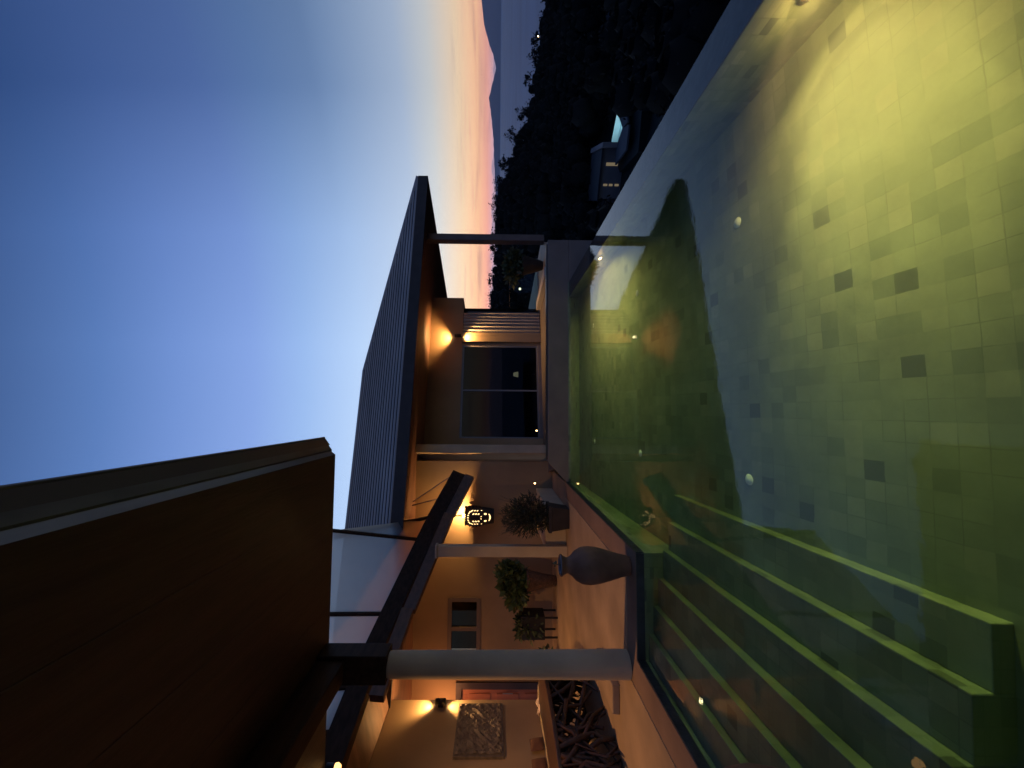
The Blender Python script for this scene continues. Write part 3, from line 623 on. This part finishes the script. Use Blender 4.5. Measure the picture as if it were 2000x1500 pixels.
# shrub below the lantern
p1 = thing('potted_plant', 'bushy fine leaved shrub in a square dark planter below the face lantern', 'potted plant', (-2.13, 8.36, .1), 0, 'potted plants on the deck')
b = MB()
q0, q1 = .185, .235
for (s0, z0, s1, z1) in ((q0, 0, q1, .36), (q1 + .02, .36, q1 + .02, .42)):
    b.grid([[Vector((s0 * x, s0 * y, z0)) for x, y in ((-1, -1), (1, -1), (1, 1), (-1, 1))], [Vector((s1 * x, s1 * y, z1)) for x, y in ((-1, -1), (1, -1), (1, 1), (-1, 1))]], False, True)
b.face([(-.25, -.25, .4), (.25, -.25, .4), (.25, .25, .4), (-.25, .25, .4)]); b.build('pot', POT_DK, p1)
b = MB(); foliage(b, (-.0, 0, .86), (.36, .33, .46), 2600, .10, .16, .5); foliage(b, (.12, 0, .75), (.34, .3, .3), 900, .11, .16, .4); foliage(b, (.0, 0, .5), (.22, .22, .15), 500, .09, .2)
for _ in range(60):
    a = rnd.uniform(0, 6.28); r = rnd.uniform(.1, .4); b.tube([(0, 0, .5), (r * .6 * math.cos(a), r * .6 * math.sin(a), .9), (r * 1.1 * math.cos(a), r * 1.1 * math.sin(a), 1.2 + rnd.uniform(0, .22))], [.006, .004, .002], 4, False)
b.build('foliage', LEAF_FINE, p1)
# broad leaved plant in a tapering basket
p2 = thing('potted_plant', 'broad leaved green plant in a tall tapering woven basket by the ochre wall', 'potted plant', (-4.02, 9.9, .1), 0, 'potted plants on the deck')
b = MB(); b.lathe([(.10, .0), (.12, .03), (.16, .3), (.25, .68), (.27, .72), (.24, .72), (.001, .66)], (.0, 0, 0), 24); b.build('basket', WICKER, p2)
b = MB(); foliage(b, (-.02, 0, 1.02), (.40, .36, .30), 420, .19, .7, .1); foliage(b, (-.36, -.05, .98), (.2, .2, .2), 110, .17, .7, -.2); foliage(b, (.22, -.1, 1.22), (.22, .2, .2), 110, .17, .7, .2); b.build('foliage', LEAF_G, p2)
p3 = thing('potted_plant', 'small dark plant in a black square planter on legs under the brown window', 'potted plant', (-5.0, 9.9, .1), 0, 'potted plants on the deck')
b = MB(); b.box(-.26, .26, -.22, .22, .3, .86)
for x in (-.22, .22):
    for y in (-.18, .18): b.box(x - .02, x + .02, y - .02, y + .02, 0, .3)
b.build('planter', METAL_BK, p3, bevel=.01)
b = MB(); foliage(b, (0, 0, .84), (.30, .24, .08), 160, .16, .5, .3); foliage(b, (.0, -.2, .62), (.3, .06, .22), 90, .14, .5, -.6); b.build('foliage', LEAF, p3)
p4 = thing('potted_plant', 'tiny leafy plant in a low pot on the deck beside the round column', 'potted plant', (-5.55, 9.6, .1), 0, 'potted plants on the deck')
b = MB(); b.lathe([(.08, .0), (.12, .16), (.10, .16), (.001, .14)], (0, 0, 0), 18); b.build('pot', POT_DK, p4)
b = MB(); foliage(b, (0, 0, .26), (.17, .15, .14), 110, .12, .5, .3); b.build('foliage', LEAF, p4)
p5 = thing('potted_plant', 'round leafy plant in a tapered clay pot on the terrace beside the brown post', 'potted plant', (4.38, 11.9, .2), 0, 'potted plants on the deck')
b = MB(); b.lathe([(.12, .0), (.14, .03), (.30, .58), (.33, .62), (.29, .62), (.001, .56)], (0, 0, 0), 28); b.build('pot', POT_DK, p5)
b = MB(); foliage(b, (-.03, 0, .86), (.50, .42, .26), 700, .17, .6, .1); b.build('foliage', LEAF, p5)

# ------------------------------------------------------------------ root-wood table and stone step on the deck
rt = thing('root_wood_table', 'dark tangled root wood table with a slab top standing on the deck at left', 'table', (-4.4, 5.9, .1))
b = MB(); pts = []
for k in range(36):
    a = 2 * math.pi * k / 36; rx, ry = .40 + .05 * math.sin(3 * a + 1), 1.25 + .10 * math.sin(5 * a); pts.append(Vector((rx * math.copysign(abs(math.cos(a)) ** .6, math.cos(a)), ry * math.copysign(abs(math.sin(a)) ** .6, math.sin(a)), .68)))
b.prism(pts, (0, 0, .055)); b.build('top', DRIFT_TOP, rt, bevel=.012)
b = MB()
for _ in range(190):
    a = rnd.uniform(0, 2 * math.pi); k = rnd.uniform(.72, 1.0)
    p = Vector((.40 * k * math.copysign(abs(math.cos(a)) ** .6, math.cos(a)), 1.22 * k * math.copysign(abs(math.sin(a)) ** .6, math.sin(a)), .68))
    a2 = a + rnd.gauss(0, .55)
    q = Vector((.44 * math.copysign(abs(math.cos(a2)) ** .6, math.cos(a2)), 1.25 * math.copysign(abs(math.sin(a2)) ** .6, math.sin(a2)), rnd.choice((0, 0, 0, .1, .25))))
    m1 = p.lerp(q, .35) + Vector((rnd.gauss(0, .06), rnd.gauss(0, .12), rnd.gauss(0, .05))); m2 = p.lerp(q, .7) + Vector((rnd.gauss(0, .06), rnd.gauss(0, .12), rnd.gauss(0, .05)))
    m2.z = max(m2.z, .04)
    r = rnd.uniform(.012, .032); b.tube([p, m1, m2, q], [r, r * 1.15, r * .95, r * .8], 7)
b.build('root_tangle', DRIFT, rt)
b = MB(); b.box(-3.55, -3.22, 4.98, 5.75, .1, .19); o = b.build('stone_step', DECK, bevel=.012); o['label'] = 'low sandstone slab on the deck between round column and root wood table'; o['category'] = 'step'

# ------------------------------------------------------------------ hillside, wood, sea, far hills
SKY = [(-500, 955), (900, 958), (1030, 962), (1085, 966), (1130, 967), (1200, 985), (1300, 1010), (1400, 1022), (1500, 1033), (2000, 1050), (9000, 1060)]
def skyline(u):
    for (a, p), (c, q) in zip(SKY, SKY[1:]):
        if u <= c: return p + (q - p) * max(0, (u - a) / (c - a))
    return 1060
DR = 120.
def terr(x, y):
    d = math.hypot(x, y); az = max(-1.2, min(math.atan2(x, max(y, 1e-3)), 1.1))
    u = 697 + 790 * math.tan(az); yy = d * math.cos(az)
    zr_ = 1.6 - (skyline(u) - 968) / 790 * (DR * math.cos(az) / math.cos(min(az, .7))) - 5.5
    t = d / DR
    if t < .36: s = t / .36; z = -4.5 - 10 * s * (2 - s) * .98
    elif t < 1: s = (t - .36) / .64; s = s * s * (3 - 2 * s); z = -14.3 + (zr_ + 14.3) * s
    else: z = zr_ - (t - 1) * 60
    return max(z, -82)
b = MB(); NA, ND = 144, 60
rows = []
for j in range(ND + 1):
    d = 2.9 + 330 * (j / ND) ** 1.8
    rows.append([Vector((d * math.sin(a), d * math.cos(a), terr(d * math.sin(a), d * math.cos(a)) + rnd.gauss(0, .01 * d ** .7))) for a in [R(-180 + 360 * i / NA) for i in range(NA + 1)]])
b.grid(rows); o = b.build('terrain', GROUND); o['kind'] = 'structure'
b = MB(); b.box(-4000, 21000, -4000, 13200, -84.5, -80); o = b.build('sea', SEA); o['kind'] = 'structure'
# distant hills (outline taken as heights at 12-16 km)
prof = [(1960, 925), (1860, 938), (1700, 925), (1500, 944), (1455, 955), (1434, 963), (1404, 969), (1380, 964), (1338, 954), (1314, 958), (1278, 961), (1251, 964), (1215, 964.5), (1188, 966.5), (1120, 968.5), (1000, 970)]
def hillrow(dist, k, back):
    r = []
    for i, (u, v) in enumerate(prof):
        for f in (0, .33, .66):
            if i == len(prof) - 1 and f: break
            u2, v2 = (u, v) if not f else (u + (prof[i + 1][0] - u) * f, v + (prof[i + 1][1] - v) * f + .8 * math.sin(i * 3.1 + f * 9))
            x = (u2 - 697) / 790 * dist; hz = 967 + .0075 * (u2 - 697); z = 1.6 - (v2 - hz) / 790 * dist
            r.append(Vector((x * (1 + back * .06), dist * (1 + back * .06), -85 + (max(z, -80) + 85) * k + (1 if k and k < 1 else 0) * rnd.uniform(-8, 8))))
    return r
b = MB(); b.grid([hillrow(11200, 0, -1), hillrow(11200, .35, -.6), hillrow(11200, .8, -.2), hillrow(11200, 1, 0), hillrow(11200, 0, 1.5)]); o = b.build('hills', HILL); o['kind'] = 'structure'

hz = MB(); hz.box(-4500, 22000, -4500, 13800, -86, 640)
HZ = bpy.data.materials.new('evening_haze'); HZ.use_nodes = True; n_ = HZ.node_tree.nodes; n_.remove(n_['Principled BSDF'])
pv = n_.new('ShaderNodeVolumePrincipled'); pv.inputs['Color'].default_value = (.86, .88, .93, 1); pv.inputs['Density'].default_value = 3.2e-5
HZ.node_tree.links.new(pv.outputs[0], n_['Material Output'].inputs['Volume'])
o = hz.build('haze', HZ); o['kind'] = 'stuff'; o['label'] = 'thin blue evening haze over sea and hills'; o['category'] = 'haze'

# the wood on the hillside reads as one mass
def in_clear(x, y): return (24 < x < 38 and 36 < y < 52) or (42 < x < 56 and 40 < y < 51)
b = MB(); cnt = 0
while cnt < 4200:
    az = R(rnd.uniform(-6, 66)); d = 14 + 112 * rnd.random() ** .75; x, y = d * math.sin(az), d * math.cos(az)
    uu = 697 + 790 * math.tan(az)
    if in_clear(x, y) or (x < 7 and y < 19) or (1105 < uu < 1330 and 26 < d < 60): continue
    z = terr(x, y); h = rnd.uniform(2.2, 5.6) * (.3 if d < 30 else 1); r = rnd.uniform(1.2, 2.6) * (.5 if d < 30 else 1)
    dzc = terr(x, y) + h
    c = Vector((x, y, dzc - r * .5)); cnt += 1
    rk = r * .66; zs_ = [-.9, -.35, .3, .8]
    b.grid([[c + Vector((rk * math.cos(t) * math.sqrt(1 - k * k) * rnd.uniform(.85, 1.1), rk * math.sin(t) * math.sqrt(1 - k * k) * rnd.uniform(.85, 1.1), rk * k)) for t in [2 * math.pi * i / 7 for i in range(7)]] for k in zs_], True, True)
    for _ in range(34):
        q = Vector((rnd.gauss(0, 1), rnd.gauss(0, 1), rnd.gauss(0, .8))).normalized() * r * rnd.uniform(.5, 1.0)
        b.leaf(c + q, rnd.uniform(.25, .6) * (.35 if d < 20 else .6 if d < 35 else 1.0), None, .7)
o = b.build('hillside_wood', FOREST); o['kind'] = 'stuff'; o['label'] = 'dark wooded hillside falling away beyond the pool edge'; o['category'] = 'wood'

def tree(u, d, h, r, airy, lab):
    az = math.atan((u - 697) / 790); x, y = d * math.sin(az), d * math.cos(az); z = terr(x, y) - .5
    t = thing('tree', lab, 'tree', (x, y, z), rnd.uniform(0, 6), 'trees along the skyline'); h -= z
    b = MB(); top = h - r * .8; lean = rnd.uniform(-.5, .5)
    b.tube([(0, 0, 0), (lean * .4, 0, top * .5), (lean, 0, top)], [.22, .16, .08], 7)
    for k in range(7):
        a = 6.28 * k / 7 + rnd.random(); b.tube([(lean * .8, 0, top * .85), (lean + r * .5 * math.cos(a), r * .5 * math.sin(a), top + r * .2), (lean + r * .9 * math.cos(a), r * .9 * math.sin(a), top + r * rnd.uniform(.1, .9))], [.07, .045, .02], 5)
    b.build('trunk', BARK, t)
    b = MB()
    for k in range(airy):
        dd = Vector((rnd.gauss(0, 1), rnd.gauss(0, 1), rnd.gauss(0, .8))).normalized() * r * rnd.uniform(.55, 1); c = Vector((lean, 0, h - r * .8)) + dd
        for _ in range(26): b.leaf(c + Vector((rnd.gauss(0, 1), rnd.gauss(0, 1), rnd.gauss(0, .7))) * r * .17, rnd.uniform(.25, .55), None, .6)
    b.build('crown', FOREST, t)
for a in ((917, 118, 4.6, 2.0, 11, 'airy round tree rising highest beside the far house corner'), (958, 116, 4.4, 1.8, 10, 'loose open tree standing above the wood left of the brown post'),
          (905, 110, 3.0, 1.6, 12, 'low bushy tree just right of the curtain'), (1046, 117, 3.4, 1.3, 9, 'small feathery tree right of the brown post against the sunset'),
          (1025, 115, 3.2, 1.3, 10, 'slim tree partly behind the brown post'), (1082, 119, 2.6, 1.7, 22, 'dense dark tree in the dip of the skyline'), (1118, 119, 3.0, 2.2, 26, 'broad dense tree topping the wooded ridge'),
          (1150, 118, 2.2, 1.8, 24, 'rounded dense tree on the falling ridge'), (1195, 119, .8, 1.7, 22, 'dark tree in front of the pale sea shore'), (1262, 117, -.6, 1.6, 8, 'thin tree standing out over the pale sea'),
          (1310, 118, -3.0, 1.6, 16, 'ragged bushy tree midway along the sea'), (1384, 117, -4.4, 1.3, 7, 'sparse feathery tree against the water'), (1430, 116, -5.4, 1.6, 14, 'bushy tree nearest the two garden lights'), (1470, 118, -5.8, 1.4, 10, 'last small tree at the right end of the skyline')):
    tree(*a)

# neighbour's villa and lit pool below
NV = thing('house', 'small pale villa with lit windows far below the pool edge', 'house', (28.9, 47.3, -14.6), R(-28))
b = MB(); b.box(-2.7, 2.7, 0, 5, 0, 3.6); b.box(-3.9, -2.7, .8, 5, 0, 2.5); b.box(2.7, 3.2, -1.6, 5, 0, 4.0); b.build('wall', NWALL, NV)
b = MB(); b.box(-2.95, 2.65, -.5, 5.2, 3.6, 3.8); b.box(-4.0, -2.71, .6, 5.1, 2.5, 2.62); b.build('roof', NROOF, NV)
for x0, x1, z0, z1, m in ((.9, 1.25, 1.6, 3.0, WIN_E), (-1.3, -1.05, 1.2, 1.7, WIN_E), (-1.3, -1.05, 1.95, 2.4, WIN_E), (-1.3, -1.05, 2.6, 3.1, WIN_E), (.9, 1.25, .5, 1.3, WIN_E)):
    b = MB(); b.box(x0, x1, -.03, -.004, z0, z1); b.build('window', m, NV)
NP = thing('swimming_pool', 'distant turquoise pool glowing beside the pale villa below', 'swimming pool', (0, 0, 0))
poly = [(34.66, 44.4), (31.40, 42.65), (30.85, 45.14), (32.48, 47.17)]
b = MB(); b.face([(x, y, -13.0) for x, y in poly][::-1]); b.build('floor', TURQ, NP)
b = MB()
for i in range(4): p, q = poly[i], poly[(i + 1) % 4]; b.face([(*p, -13.0), (*q, -13.0), (*q, -12.28), (*p, -12.28)])
b.build('wall', TURQ, NP)
for x, y, ww in ((32.5, 44.7, 24), (31.7, 45.7, 22), (33.3, 44.5, 12)): point(NP, (x, y, -12.6), ww, (.75, .95, 1.), .12)
ctr = Vector((32.3, 44.8)); 
b = MB()
out = [(35.6, 44.3), (30.9, 40.6), (27.2, 40.4), (29.2, 46.2), (32.6, 48.4)]
n = len(poly)
b.prism([(35.4, 44.4, -12.5), (34.66, 44.4, -12.5), (31.40, 42.65, -12.5), (30.9, 41.0, -12.5), (33.6, 41.6, -12.5)], (0, 0, .2)); b.prism([(31.40, 42.65, -12.5), (30.85, 45.14, -12.5), (29.0, 45.6, -12.5), (28.2, 41.6, -12.5), (30.3, 40.6, -12.5)], (0, 0, .2))
o = b.build('pavement', NPAVE); o['kind'] = 'structure'
b = MB(); b.prism([(36.5, 44.6, -22), (30.6, 39.0, -22), (27.0, 40.2, -22), (28.6, 46.4, -22), (33, 49, -22)], (0, 0, 8.9)); o = b.build('ground', GROUND); o['kind'] = 'structure'
b = MB(); b.prism([(44.2, 46.6, -17.5), (58, 53.5, -17.5), (58, 49.5, -17.5), (47, 42.5, -17.5)], (0, 0, 4.5)); o = b.build('path', NPAVE); o['kind'] = 'structure'
# garden lights on the hillside
for (x, y, z, lab) in ((92.8, 100, -8.4, 'warm garden lamp glowing on the dark hillside, lower of the pair'), (98.5, 100, -8.95, 'warm garden lamp glowing on the dark hillside, upper of the pair'), (97.6, 90.3, -10.55, 'warm garden lamp at the right edge of the dark hillside'), (20.3, 66.0, -2.4, 'pale lamp shining low behind the glass balustrade')):
    s = thing('garden_lamp', lab, 'lamp', (x, y, z), 0, 'lamps on the dark hillside')
    b = MB(); b.tube([(0, 0, -3.5), (0, 0, -.2)], .06, 8); b.build('pole', METAL_BK, s)
    b = MB(); b.lathe([(.001, -.2), (.15, -.14), (.21, 0), (.15, .14), (.001, .2)], (0, 0, 0), 14); b.build('globe', GARD_E if x > 50 else emis('pale_globe', (1, .95, .6), 3), s)

# ------------------------------------------------------------------ render settings
sc.view_settings.view_transform = 'Standard'; sc.view_settings.look = 'None'; sc.view_settings.exposure = 0; sc.view_settings.gamma = 1
sc.cycles.use_denoising = True
sc.cycles.max_bounces = 10; sc.cycles.diffuse_bounces = 4; sc.cycles.glossy_bounces = 5; sc.cycles.transmission_bounces = 8; sc.cycles.transparent_max_bounces = 12
sc.cycles.sample_clamp_indirect = 4.0; sc.cycles.caustics_reflective = False; sc.cycles.caustics_refractive = True
sc.cycles.light_sampling_threshold = .002
